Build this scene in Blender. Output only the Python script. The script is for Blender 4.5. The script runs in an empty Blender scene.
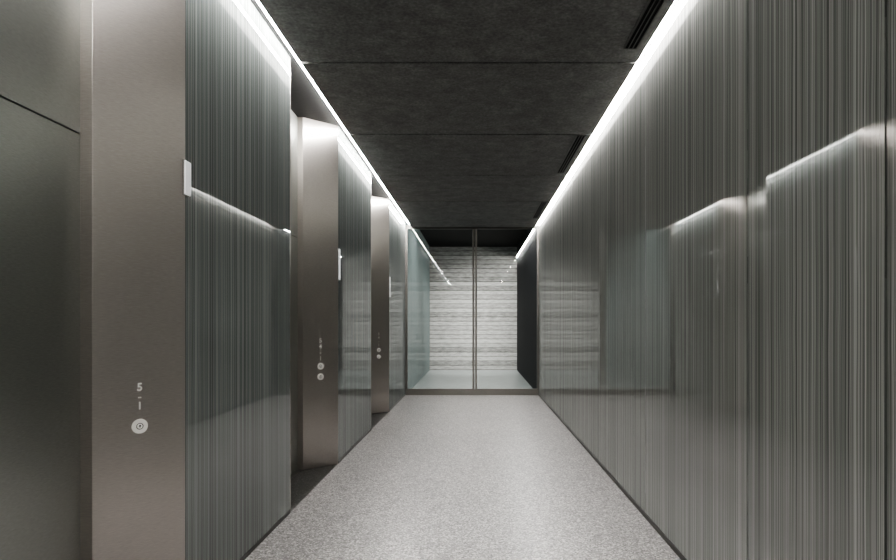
import bpy, bmesh, math, random
from mathutils import Vector, Matrix
random.seed(4)
S = bpy.context.scene
COL = S.collection

# ------------------------------------------------------------ helpers
def new_mat(name):
    m = bpy.data.materials.new(name); m.use_nodes = True
    nt = m.node_tree
    for n in list(nt.nodes): nt.nodes.remove(n)
    out = nt.nodes.new('ShaderNodeOutputMaterial')
    b = nt.nodes.new('ShaderNodeBsdfPrincipled')
    nt.links.new(b.outputs[0], out.inputs[0])
    return m, nt, b, out

def N(nt, t, **kw):
    n = nt.nodes.new(t)
    for k, v in kw.items(): setattr(n, k, v)
    return n

def simple(name, col, rough=0.5, metal=0.0, emis=None, estr=0, noise=0.0, nscale=30, spec=0.5):
    m, nt, b, o = new_mat(name)
    b.inputs['Base Color'].default_value = (*col, 1)
    b.inputs['Roughness'].default_value = rough
    b.inputs['Metallic'].default_value = metal
    b.inputs['Specular IOR Level'].default_value = spec
    if emis:
        b.inputs['Emission Color'].default_value = (*emis, 1)
        b.inputs['Emission Strength'].default_value = estr
    if noise:
        g = N(nt, 'ShaderNodeNewGeometry'); nz = N(nt, 'ShaderNodeTexNoise')
        nz.inputs['Scale'].default_value = nscale
        nt.links.new(g.outputs['Position'], nz.inputs['Vector'])
        r = ramp(nt, nz.outputs['Fac'], [(0.3, tuple(c*(1-noise) for c in col)), (0.7, tuple(c*(1+noise) for c in col))])
        nt.links.new(r, b.inputs['Base Color'])
    return m

def ramp(nt, fac, stops):
    r = N(nt, 'ShaderNodeValToRGB')
    e = r.color_ramp.elements
    while len(e) < len(stops): e.new(0.5)
    for i, (p, c) in enumerate(stops):
        e[i].position = p; e[i].color = (*c, 1)
    nt.links.new(fac, r.inputs[0])
    return r.outputs[0]

def noise(nt, scale, vec=(1, 1, 1), detail=2, rough=0.5):
    g = N(nt, 'ShaderNodeNewGeometry')
    mp = N(nt, 'ShaderNodeMapping'); mp.inputs['Scale'].default_value = vec
    nz = N(nt, 'ShaderNodeTexNoise')
    nz.inputs['Scale'].default_value = scale
    nz.inputs['Detail'].default_value = detail
    nz.inputs['Roughness'].default_value = rough
    nt.links.new(g.outputs['Position'], mp.inputs[0]); nt.links.new(mp.outputs[0], nz.inputs['Vector'])
    return nz.outputs['Fac']

def math_n(nt, op, a, b):
    n = N(nt, 'ShaderNodeMath', operation=op)
    for i, v in enumerate((a, b)):
        if isinstance(v, (int, float)): n.inputs[i].default_value = v
        else: nt.links.new(v, n.inputs[i])
    return n.outputs[0]

def mesh_obj(name, verts, faces, mat, parent=None, bevel=0.0, loc=(0, 0, 0)):
    me = bpy.data.meshes.new(name); me.from_pydata(verts, [], faces); me.update()
    bm = bmesh.new(); bm.from_mesh(me); bmesh.ops.recalc_face_normals(bm, faces=bm.faces)
    bm.to_mesh(me); bm.free()
    ob = bpy.data.objects.new(name, me); COL.objects.link(ob); ob.location = loc
    if mat: me.materials.append(mat)
    if bevel:
        bv = ob.modifiers.new('bevel', 'BEVEL'); bv.width = bevel; bv.segments = 2; bv.limit_method = 'ANGLE'
    if parent: ob.parent = parent
    return ob

BF = [(0, 1, 3, 2), (4, 6, 7, 5), (0, 4, 5, 1), (2, 3, 7, 6), (0, 2, 6, 4), (1, 5, 7, 3)]
def boxes(name, lst, mat, parent=None, bevel=0.0):
    v, f = [], []
    for (x0, x1, y0, y1, z0, z1) in lst:
        o = len(v)
        for x in (x0, x1):
            for y in (y0, y1):
                for z in (z0, z1): v.append((x, y, z))
        f += [tuple(o + i for i in q) for q in BF]
    return mesh_obj(name, v, f, mat, parent, bevel)

def prism(name, pts, z0, z1, mat, parent=None, bevel=0.0):
    n = len(pts)
    v = [(x, y, z0) for x, y in pts] + [(x, y, z1) for x, y in pts]
    f = [tuple(range(n))[::-1], tuple(range(n, 2*n))] + [(i, (i+1) % n, n+(i+1) % n, n+i) for i in range(n)]
    return mesh_obj(name, v, f, mat, parent, bevel)

def empty(name, loc=(0, 0, 0)):
    e = bpy.data.objects.new(name, None); COL.objects.link(e); e.empty_display_size = 0.1
    return e

# ------------------------------------------------------------ dimensions
H = 1.5            # eye height
ZC = 3.495         # ceiling underside
ZT = 3.60          # slot top
XL, XR = -1.47, 1.305
LL, LR = -1.345, 1.233   # ceiling edges
YB = -7.0          # rear end
YP = 12.5          # glass partition
YE = 19.1          # far concrete wall

# ------------------------------------------------------------ materials
def strands(nt, pitch, wob, seed):
    """crisp printed vertical strands: one random value per strand, slightly wandering"""
    g = N(nt, 'ShaderNodeNewGeometry'); sp = N(nt, 'ShaderNodeSeparateXYZ'); nt.links.new(g.outputs['Position'], sp.inputs[0])
    w = noise(nt, 1, (1, 6, 1.6), 2)
    y = math_n(nt, 'ADD', sp.outputs[1], math_n(nt, 'MULTIPLY', w, wob))
    c = math_n(nt, 'ADD', math_n(nt, 'FLOOR', math_n(nt, 'DIVIDE', y, pitch), 0), seed)
    n = N(nt, 'ShaderNodeTexWhiteNoise', noise_dimensions='1D'); nt.links.new(c, n.inputs['W'])
    return n.outputs[0]

def glass_stripe(name, dark, light, maxrefl=0.27):
    m, nt, b, o = new_mat(name)
    a = strands(nt, 0.0048, 0.014, 0.37)
    a2 = strands(nt, 0.0029, 0.02, 11.7)
    c = noise(nt, 1, (1, 330, 0.5), 1)
    d = noise(nt, 1, (1, 20, 0.10), 2)
    s = math_n(nt, 'MULTIPLY', a, 0.22)
    s = math_n(nt, 'ADD', s, math_n(nt, 'MULTIPLY', a2, 0.20))
    s = math_n(nt, 'ADD', s, math_n(nt, 'MULTIPLY', c, 0.48))
    s = math_n(nt, 'ADD', s, math_n(nt, 'MULTIPLY', d, 0.10))
    mid = tuple(x*0.62+y*0.38 for x, y in zip(dark, light))
    col = ramp(nt, s, [(0.32, dark), (0.50, mid), (0.70, light)])
    nt.nodes.remove(b)
    df = N(nt, 'ShaderNodeBsdfDiffuse'); nt.links.new(col, df.inputs[0])
    g = N(nt, 'ShaderNodeBsdfGlossy'); g.inputs['Roughness'].default_value = 0.015
    fz = N(nt, 'ShaderNodeFresnel'); fz.inputs[0].default_value = 1.55
    mx = N(nt, 'ShaderNodeMixShader')
    nt.links.new(math_n(nt, 'MINIMUM', fz.outputs[0], maxrefl), mx.inputs[0])
    nt.links.new(df.outputs[0], mx.inputs[1]); nt.links.new(g.outputs[0], mx.inputs[2])
    nt.links.new(mx.outputs[0], o.inputs[0])
    return m
M_glassR = glass_stripe('striped_backed_glass', (0.095, 0.102, 0.096), (0.46, 0.465, 0.445))
M_glassL = glass_stripe('striped_backed_glass_green', (0.08, 0.093, 0.089), (0.36, 0.385, 0.375))
M_teal = glass_stripe('teal_backed_glass', (0.14, 0.18, 0.18), (0.28, 0.34, 0.335))
M_blackglass = simple('black_glass', (0.01, 0.011, 0.013), 0.7, spec=0.1)

def brushed(name, col, rough, vec=(40, 40, 900)):
    m, nt, b, o = new_mat(name)
    s = noise(nt, 1, vec, 2)
    l = noise(nt, 1.3, (1, 1, .6), 2)
    t = math_n(nt, 'ADD', math_n(nt, 'MULTIPLY', s, 0.6), math_n(nt, 'MULTIPLY', l, 0.4))
    nt.links.new(ramp(nt, t, [(0.35, tuple(c*0.86 for c in col)), (0.65, tuple(c*1.12 for c in col))]), b.inputs['Base Color'])
    b.inputs['Metallic'].default_value = 0.95
    b.inputs['Roughness'].default_value = rough
    b.inputs['Anisotropic'].default_value = 0.5
    return m
M_jamb = brushed('brushed_bronze_steel', (0.43, 0.402, 0.377), 0.34)
M_door = brushed('satin_elevator_steel', (0.34, 0.35, 0.33), 0.36)
M_steel = brushed('partition_steel', (0.23, 0.22, 0.205), 0.35)
M_dark = simple('dark_gap', (0.006, 0.006, 0.006), 0.8, spec=0.1)
M_darkmetal = simple('dark_bronze_trim', (0.07, 0.068, 0.064), 0.45, 0.8)
M_soffit = simple('dark_soffit', (0.008, 0.008, 0.008), 0.7, noise=0.2, spec=0.1)
M_lantern = simple('lantern_white_aluminium', (0.8, 0.81, 0.81), 0.4, 0.1, (1, 1, 1), 0.3)
M_white = simple('engraved_white', (0.85, 0.84, 0.81), 0.6)
M_btn = simple('button_steel', (0.85, 0.83, 0.80), 0.5, 0.15)
M_led = simple('led_diffuser', (0.9, 0.9, 0.9), 0.6, 0, (1.0, 0.98, 0.945), 400)
M_rear = simple('rear_plaster', (0.3, 0.3, 0.29), 0.6, noise=0.1, nscale=3)

# terrazzo
def terrazzo(name, base, chipL, chipD):
    m, nt, b, o = new_mat(name)
    g = N(nt, 'ShaderNodeNewGeometry')
    v = N(nt, 'ShaderNodeTexVoronoi'); v.inputs['Scale'].default_value = 100
    nt.links.new(g.outputs['Position'], v.inputs['Vector'])
    sep = N(nt, 'ShaderNodeSeparateColor'); nt.links.new(v.outputs['Color'], sep.inputs[0])
    c = ramp(nt, sep.outputs[0], [(0.0, chipD), (0.17, chipD), (0.22, base), (0.74, base), (0.84, chipL)])
    fine = noise(nt, 260, (1, 1, 1), 2)
    big = noise(nt, 1.1, (1, 1, 1), 3)
    t = math_n(nt, 'ADD', math_n(nt, 'MULTIPLY', fine, 0.5), math_n(nt, 'MULTIPLY', big, 0.3))
    mul = N(nt, 'ShaderNodeMix', data_type='RGBA', blend_type='MULTIPLY'); mul.inputs[0].default_value = 1
    nt.links.new(c, mul.inputs[6]); nt.links.new(ramp(nt, t, [(0.25, (.78, .78, .78)), (0.55, (1.03, 1.03, 1.03))]), mul.inputs[7])
    nt.links.new(mul.outputs[2], b.inputs['Base Color'])
    b.inputs['Roughness'].default_value = 0.33
    return m
M_floor = terrazzo('pale_terrazzo', (0.265, 0.252, 0.249), (0.58, 0.56, 0.55), (0.11, 0.105, 0.103))
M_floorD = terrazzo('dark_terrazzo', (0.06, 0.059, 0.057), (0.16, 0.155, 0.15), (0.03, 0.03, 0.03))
M_floorF = simple('vestibule_floor', (0.36, 0.39, 0.385), 0.25, noise=0.06, nscale=5)

# ceiling
m, nt, b, o = new_mat('dark_mineral_ceiling'); M_ceil = m
t = math_n(nt, 'ADD', math_n(nt, 'MULTIPLY', noise(nt, 7, (1, 1, 1), 6, 0.7), 0.45), math_n(nt, 'MULTIPLY', noise(nt, 45, (1, 1, 1), 4, 0.7), 0.55))
nt.links.new(ramp(nt, t, [(0.40, (0.085, 0.085, 0.083)), (0.52, (0.125, 0.125, 0.122)), (0.64, (0.18, 0.18, 0.175))]), b.inputs['Base Color'])
b.inputs['Roughness'].default_value = 0.8
b.inputs['Specular IOR Level'].default_value = 0.2

# board-formed concrete
m, nt, b, o = new_mat('board_formed_concrete'); M_conc = m
g = N(nt, 'ShaderNodeNewGeometry'); sx = N(nt, 'ShaderNodeSeparateXYZ'); nt.links.new(g.outputs['Position'], sx.inputs[0])
row = math_n(nt, 'FLOOR', math_n(nt, 'DIVIDE', sx.outputs[2], 0.14), 0)
wn = N(nt, 'ShaderNodeTexWhiteNoise', noise_dimensions='1D'); nt.links.new(row, wn.inputs['W'])
fr = math_n(nt, 'FRACT', math_n(nt, 'DIVIDE', sx.outputs[2], 0.14), 0)
gap = math_n(nt, 'GREATER_THAN', fr, 0.22)
st = noise(nt, 1, (5, 1, 24), 4, 0.6)
t = math_n(nt, 'ADD', math_n(nt, 'MULTIPLY', wn.outputs[0], 0.25), math_n(nt, 'MULTIPLY', st, 0.75))
t = math_n(nt, 'MULTIPLY', t, math_n(nt, 'ADD', math_n(nt, 'MULTIPLY', gap, 0.4), 0.6))
nt.links.new(ramp(nt, t, [(0.2, (0.09, 0.088, 0.084)), (0.65, (0.42, 0.415, 0.40))]), b.inputs['Base Color'])
b.inputs['Roughness'].default_value = 0.8
bp = N(nt, 'ShaderNodeBump'); bp.inputs['Distance'].default_value = 0.01; bp.inputs['Strength'].default_value = 0.5
nt.links.new(t, bp.inputs['Height']); nt.links.new(bp.outputs[0], b.inputs['Normal'])

# clear glass (thin pane)
m = bpy.data.materials.new('clear_pane'); m.use_nodes = True; nt = m.node_tree; M_pane = m
for n in list(nt.nodes): nt.nodes.remove(n)
out = N(nt, 'ShaderNodeOutputMaterial'); mx = N(nt, 'ShaderNodeMixShader'); tr = N(nt, 'ShaderNodeBsdfTransparent')
gl = N(nt, 'ShaderNodeBsdfGlossy'); fz = N(nt, 'ShaderNodeFresnel'); fz.inputs[0].default_value = 1.5
gl.inputs['Roughness'].default_value = 0.0; tr.inputs[0].default_value = (0.90, 0.93, 0.925, 1)
nt.links.new(fz.outputs[0], mx.inputs[0]); nt.links.new(tr.outputs[0], mx.inputs[1]); nt.links.new(gl.outputs[0], mx.inputs[2])
nt.links.new(mx.outputs[0], out.inputs[0])

# ------------------------------------------------------------ floor
fl = boxes('floor', [(XL, XR+0.1, YB, YP, -0.15, 0.0)], M_floor)
boxes('vestibule_floor', [(XL-.3, XR+0.1, YP, YE, -0.15, 0.0)], M_floorF, fl)
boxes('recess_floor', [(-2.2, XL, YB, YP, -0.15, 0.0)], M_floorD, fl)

# ------------------------------------------------------------ ceiling
joints = [YB] + [4.6 + 1.75*k for k in range(-6, 5)] + [YP]
pan = []; coffers = []
for a, c in zip(joints[:-1], joints[1:]):
    if c - a < 0.1: continue
    a2, c2 = a+0.013, c-0.013
    if abs(a+2.4) < .01 or abs(a+5.9) < .01:
        ya, yc, xa, xc = a+.5, c-.5, -.75, .65
        pan += [(LL, xa, a2, c2, ZC, ZC+.045), (xc, LR, a2, c2, ZC, ZC+.045), (xa, xc, a2, ya, ZC, ZC+.045), (xa, xc, yc, c2, ZC, ZC+.045)]
        coffers.append((xa, xc, ya, yc))
    else:
        pan.append((LL, LR, a2, c2, ZC, ZC+0.045))
ce = boxes('ceiling', pan, M_ceil)
boxes('slot_side', [(LL, LL+0.012, YB, YP, ZC+0.045, ZT), (LR-0.012, LR, YB, YP, ZC+0.045, ZT)], M_ceil, ce)
cs = boxes('ceiling_slab', [(-2.3, XR+0.2, YB-.2, YP, ZT+0.02, ZT+0.15)], M_dark)
boxes('slot_top', [(XL, LL+0.0, YB, YP, ZT, ZT+0.02), (LR, XR, YB, YP, ZT, ZT+0.02)], M_soffit, cs)
boxes('vestibule_ceiling', [(-2.3, XR+0.2, YP+0.02, YE+.2, 3.93, 4.1)], M_soffit, cs)
boxes('bulkhead', [(-2.3, XR+0.2, YP, YP+0.06, ZT, 4.1)], M_soffit, cs)
cof = []
for xa, xc, ya, yc in coffers:
    cof += [(xa-.012, xa, ya, yc, ZC, ZT+.02), (xc, xc+.012, ya, yc, ZC, ZT+.02), (xa, xc, ya-.012, ya, ZC, ZT+.02), (xa, xc, yc, yc+.012, ZC, ZT+.02)]
boxes('fill_light_coffer', cof, M_ceil, ce)  # unseen coffers, added to keep the fill lights out of reflections

# linear diffusers
for y0, y1 in ((2.75, 4.35), (6.38, 7.95), (9.9, 11.4), (-0.55, 0.8)):
    e = empty('ceiling_air_diffuser')
    x0, x1 = 1.075, 1.165
    boxes('diffuser_slot', [(x0, x1, y0, y1, ZC-0.003, ZC+0.0)], M_dark, e)
    fr_ = [(x0-.006, x0+.004, y0, y1, ZC-0.008, ZC), (x1-.004, x1+.006, y0, y1, ZC-0.008, ZC),
           (x0, x1, y0-.006, y0+.004, ZC-.008, ZC), (x0, x1, y1-.004, y1+.006, ZC-.008, ZC)]
    for k in range(1, 3):
        xx = x0 + (x1-x0)*k/3; fr_.append((xx-.003, xx+.003, y0, y1, ZC-0.008, ZC))
    boxes('diffuser_blades', fr_, M_darkmetal, e)

# LED strips
for xa, xb in ((-1.402, -1.389), (1.264, 1.277)):
    e = empty('linear_light_strip')
    boxes('led_channel', [(xa-.004, xb+.004, YB+.05, YP-.03, ZC+0.075, ZT)], M_steel, e)
    boxes('led_lens', [(xa, xb, YB+.06, YP-.04, ZC+0.062, ZC+0.075)], M_led, e)
e = empty('linear_light_strip')
boxes('led_channel', [(1.258, 1.302, YP+.1, YE-.3, ZC+0.07, ZC+.1)], M_darkmetal, e)
boxes('led_lens', [(1.272, 1.280, YP+.1, YE-.3, ZC+0.064, ZC+0.07)], M_led, e)

# ------------------------------------------------------------ right wall
wr = boxes('wall_right', [(XR+0.03, XR+0.2, YB, YE, -0.15, 4.1)], M_dark)
ys = [2.88 + 1.75*k for k in range(-6, 6)] + [YP]
ys = [YB] + [y for y in ys if y > YB]
ys.append(1.91); ys = sorted(ys)
for i, (a, c) in enumerate(zip(ys[:-1], ys[1:])):
    a2, c2 = a+0.005, c-0.005
    t1 = random.uniform(-0.0015, 0.0015); t2 = random.uniform(-0.0015, 0.0015)
    v = []
    for z in (0.035, ZT):
        v += [(XR+t1, a2, z), (XR+t2, c2, z), (XR+0.02+t2, c2, z), (XR+0.02+t1, a2, z)]
    mesh_obj('glass_panel_%d' % (i+1), v, [(0, 1, 2, 3), (4, 5, 6, 7), (0, 1, 5, 4), (1, 2, 6, 5), (2, 3, 7, 6), (3, 0, 4, 7)], M_glassR, wr)
boxes('baseboard_right', [(XR-0.006, XR+0.03, YB, YP, 0.0, 0.035)], M_darkmetal)
boxes('vestibule_side_panel', [(XR+0.0, XR+0.03, YP+.1, YE, 0.0, 3.93)], M_blackglass, wr)

# ------------------------------------------------------------ left wall
segs = [(3.03, 4.74), (6.39, 8.40), (10.14, YP)]
segs_b = [(-0.35, 1.35), (-3.7, -2.0), (-7.0, -5.4)]
allseg = sorted(segs + segs_b)
wl = boxes('wall_left', [(-2.2, -1.90, YB, YP, -0.15, ZT+.1)], M_dark)
for i, (a, c) in enumerate(allseg):
    prism('wall_core_%d' % i, [(XL-.02, a+.004), (XL-.02, c-.006), (-1.90, c-.006), (-1.90, a-.25), (-1.77, a-.25)], 0, ZT, M_dark, wl)
    t1 = random.uniform(-0.0012, 0.0012); t2 = random.uniform(-0.0012, 0.0012)
    v = []
    for z in (0.03, ZT-0.0):
        v += [(XL+t1, a+.006, z), (XL+t2, c, z), (XL-0.02+t2, c, z), (XL-0.02+t1, a+.006, z)]
    mesh_obj('glass_panel_%d' % (i+1), v, [(0, 1, 2, 3), (4, 5, 6, 7), (0, 1, 5, 4), (1, 2, 6, 5), (2, 3, 7, 6), (3, 0, 4, 7)], M_glassL, wl)
    boxes('baseboard_left_%d' % i, [(XL-.02, XL+.004, a+.006, c, 0, .03)], M_darkmetal, wl)
boxes('wall_left_vestibule', [(XL-.25, XL-.03, YP, YE, -0.15, 4.1)], M_dark, wl)
boxes('vestibule_glass_panel', [(XL-.03, XL, YP+.1, YE-.02, 0.0, 3.93)], M_teal, wl)

# ------------------------------------------------------------ elevators
def text(s, size, loc, mtx, parent, mat=M_white):
    cu = bpy.data.curves.new('label_' + s, 'FONT'); cu.body = s; cu.size = size
    cu.align_x = 'CENTER'; cu.align_y = 'CENTER'; cu.extrude = 0.0006; cu.offset = 0.0008
    ob = bpy.data.objects.new('floor_label', cu); COL.objects.link(ob)
    cu.materials.append(mat)
    ob.matrix_world = Matrix.Translation(loc) @ mtx
    ob.parent = parent
    return ob

def disc(name, r, depth, loc, mtx, mat, parent, inner=0):
    bm = bmesh.new()
    if inner:
        n = 40; rings = []
        for (rr, zz) in ((inner, 0), (inner, depth), (r-.001, depth), (r, depth-.001), (r, 0)):
            rings.append([bm.verts.new((rr*math.cos(2*math.pi*k/n), rr*math.sin(2*math.pi*k/n), zz)) for k in range(n)])
        for q in range(4):
            for k in range(n):
                bm.faces.new((rings[q][k], rings[q][(k+1) % n], rings[q+1][(k+1) % n], rings[q+1][k]))
    else:
        bmesh.ops.create_cone(bm, cap_ends=True, segments=40, radius1=r, radius2=r*0.93, depth=depth)
        bmesh.ops.translate(bm, verts=bm.verts, vec=(0, 0, depth/2))
    me = bpy.data.meshes.new(name); bm.to_mesh(me); bm.free()
    me.materials.append(mat)
    ob = bpy.data.objects.new(name, me); COL.objects.link(ob)
    ob.matrix_world = Matrix.Translation(loc) @ mtx; ob.parent = parent

def elevator(y0, y1, n_btn, labels):
    """opening from y0 (near glass end) to y1 (start of the far glass)"""
    e = empty('elevator')
    xd = -1.82
    yr = y1 - 0.27
    prism('jamb_far', [(XL+.002, y1), (-1.765, yr), (-1.90, yr), (-1.90, y1-.02), (XL-.02, y1+.004)], 0.0, ZT, M_jamb, e, 0.002)
    prism('jamb_near', [(XL-.0, y0+.003), (XL, y0+.02), (-1.77, y0+.08), (-1.90, y0+.08), (-1.90, y0+.003)], 0.0, ZT, M_jamb, e)
    yc = (y0+yr)/2
    for k, (a, c) in enumerate(((y0+.08, yc-.002), (yc+.002, yr))):
        boxes('door_leaf_%d' % (k+1), [(xd-.05, xd, a, c, 0.008, 2.365)], M_door, e)
    boxes('transom', [(xd-.05, xd, y0+.08, yr, 2.373, ZT)], M_door, e)
    boxes('backing', [(xd-.075, xd-.055, y0+.08, yr, 0, ZT)], M_dark, e)
    boxes('sill', [(xd-.05, xd+.05, y0+.09, yr-.005, 0, .006)], M_steel, e)
    boxes('soffit', [(xd, XL, y0+.003, y1-.0, ZT-.0, ZT+.018)], M_soffit, e)
    # hall buttons
    d = Vector((.295, .27, 0)).normalized(); nrm = Vector((d.y, -d.x, 0)); up = Vector((0, 0, 1))
    R = Matrix((d, up, nrm)).transposed().to_4x4()
    mid = Vector((-1.6175, y1-.135, 0)) + d*(-.005)
    cb = empty('elevator_call_button')
    for j in range(n_btn):
        z = 1.003 if n_btn == 1 else (1.05, .94)[j]
        p = mid + up*z + nrm*0.0015
        disc('ring', .035, .005, p, R, M_btn, cb, .016)
        disc('ring_well', .018, .002, p, R, M_darkmetal, cb)
        disc('button', .0125, .006, p, R, M_white, cb)
        cu_loc = p + nrm*.0065
        s = 1 if j == 0 else -1
        k_ = .75
        pts = [(-.009, 0), (0, .011*s), (.009, 0), (.0025, 0), (.0025, -.009*s), (-.0025, -.009*s), (-.0025, 0)]
        me = bpy.data.meshes.new('arrow'); me.from_pydata([(x*k_, y*k_, 0) for x, y in pts], [], [tuple(range(7))]); me.materials.append(M_dark)
        ao = bpy.data.objects.new('arrow', me); COL.objects.link(ao); ao.matrix_world = Matrix.Translation(cu_loc) @ R; ao.parent = cb
    ztop = 1.10 if n_btn == 1 else 1.13
    dz = .045 if n_btn == 1 else .062
    for j, s in enumerate(labels):
        text(s, .052 if n_btn == 1 else .062, mid + up*(ztop + dz*(len(labels)-1-j)) + nrm*.002, R, cb)
    return e

elevator(4.74, 6.39, 2, ['5', '4', '-', '1'])
elevator(8.40, 10.14, 2, ['5', '4', '-', '1'])
elevator(1.35, 3.03, 1, ['5', '-', '1'])
elevator(-2.0, -0.35, 1, ['5', '-', '1'])
elevator(-5.4, -3.7, 1, ['5', '-', '1'])

# hall lanterns at the leading edge of each glass panel
for y, z0, z1 in ((3.0, 2.145, 2.315), (6.37, 1.96, 2.29), (10.12, 1.94, 2.28)):
    e = empty('elevator_hall_lantern')
    boxes('lantern_body', [(XL+.002, XL+.018, y, y+.06, z0, z1)], M_lantern, e, 0.003)
    boxes('lantern_edge', [(XL+.002, XL+.012, y-.004, y+.064, z0-.004, z1+.004)], M_steel, e, 0.002)

# ------------------------------------------------------------ glass partition
gp = empty('glass_partition')
boxes('bottom_rail', [(XL, XR, YP-.02, YP+.03, 0, .13)], M_steel, gp, .003)
boxes('top_rail', [(XL, XR, YP-.02, YP+.03, ZC-.04, ZC+.04)], M_darkmetal, gp, .003)
boxes('stiles', [(-.075, -.032, YP-.02, YP+.03, .13, ZC-.04), (-.018, .022, YP-.02, YP+.03, .13, ZC-.04),
                 (XL, XL+.045, YP-.02, YP+.03, .13, ZC-.04), (XR-.035, XR, YP-.02, YP+.03, .13, ZC-.04)], M_steel, gp, .002)
mesh_obj('glass_panes', [(XL+.045, YP, .13), (-.075, YP, .13), (-.075, YP, ZC-.04), (XL+.045, YP, ZC-.04),
                         (.022, YP, .13), (XR-.035, YP, .13), (XR-.035, YP, ZC-.04), (.022, YP, ZC-.04)],
         [(0, 1, 2, 3), (4, 5, 6, 7)], M_pane, gp)

# end walls
boxes('wall_far', [(-2.3, XR+.2, YE, YE+.2, -0.15, 4.1)], M_conc)
boxes('wall_rear', [(-2.3, XR+.2, YB-.2, YB, -0.15, ZT+.1)], M_rear)

# lamps: vestibule ceiling lights + unseen fill lights added in coffers behind the camera
def area(name, loc, rot, sx_, sy_, en, col=(1, .98, .95), spread=180):
    l = bpy.data.lights.new(name, 'AREA'); l.shape = 'RECTANGLE'; l.size = sx_; l.size_y = sy_; l.energy = en; l.color = col
    l.spread = math.radians(spread)
    o_ = bpy.data.objects.new(name, l); COL.objects.link(o_); o_.location = loc; o_.rotation_euler = rot
    return o_
area('vestibule_downlight', (0, 15.6, 3.9), (math.radians(50), 0, 0), 1.2, .15, 75, spread=70)
area('vestibule_downlight', (0, 14.0, 3.9), (0, 0, 0), 2.0, .15, 60)
for xa, xc, ya, yc in coffers:  # added fill to brighten the corridor, out of view
    area('rear_fill_light', ((xa+xc)/2, (ya+yc)/2, ZT+.01), (0, 0, 0), xc-xa-.04, yc-ya-.04, 90)

# ------------------------------------------------------------ world + camera
w = bpy.data.worlds.new('World'); S.world = w; w.use_nodes = True
w.node_tree.nodes['Background'].inputs[0].default_value = (.02, .02, .02, 1)
cam = bpy.data.cameras.new('camera'); co = bpy.data.objects.new('camera', cam); COL.objects.link(co)
co.location = (0, 0, H); co.rotation_euler = (math.radians(90), 0, 0)
cam.sensor_width = 36; cam.lens = 600/896*36
cam.shift_x = -28/896; cam.shift_y = 43/896; cam.clip_start = .05
S.camera = co
S.view_settings.view_transform = 'AgX'
S.view_settings.look = 'AgX - Medium High Contrast'
S.view_settings.exposure = 0.22
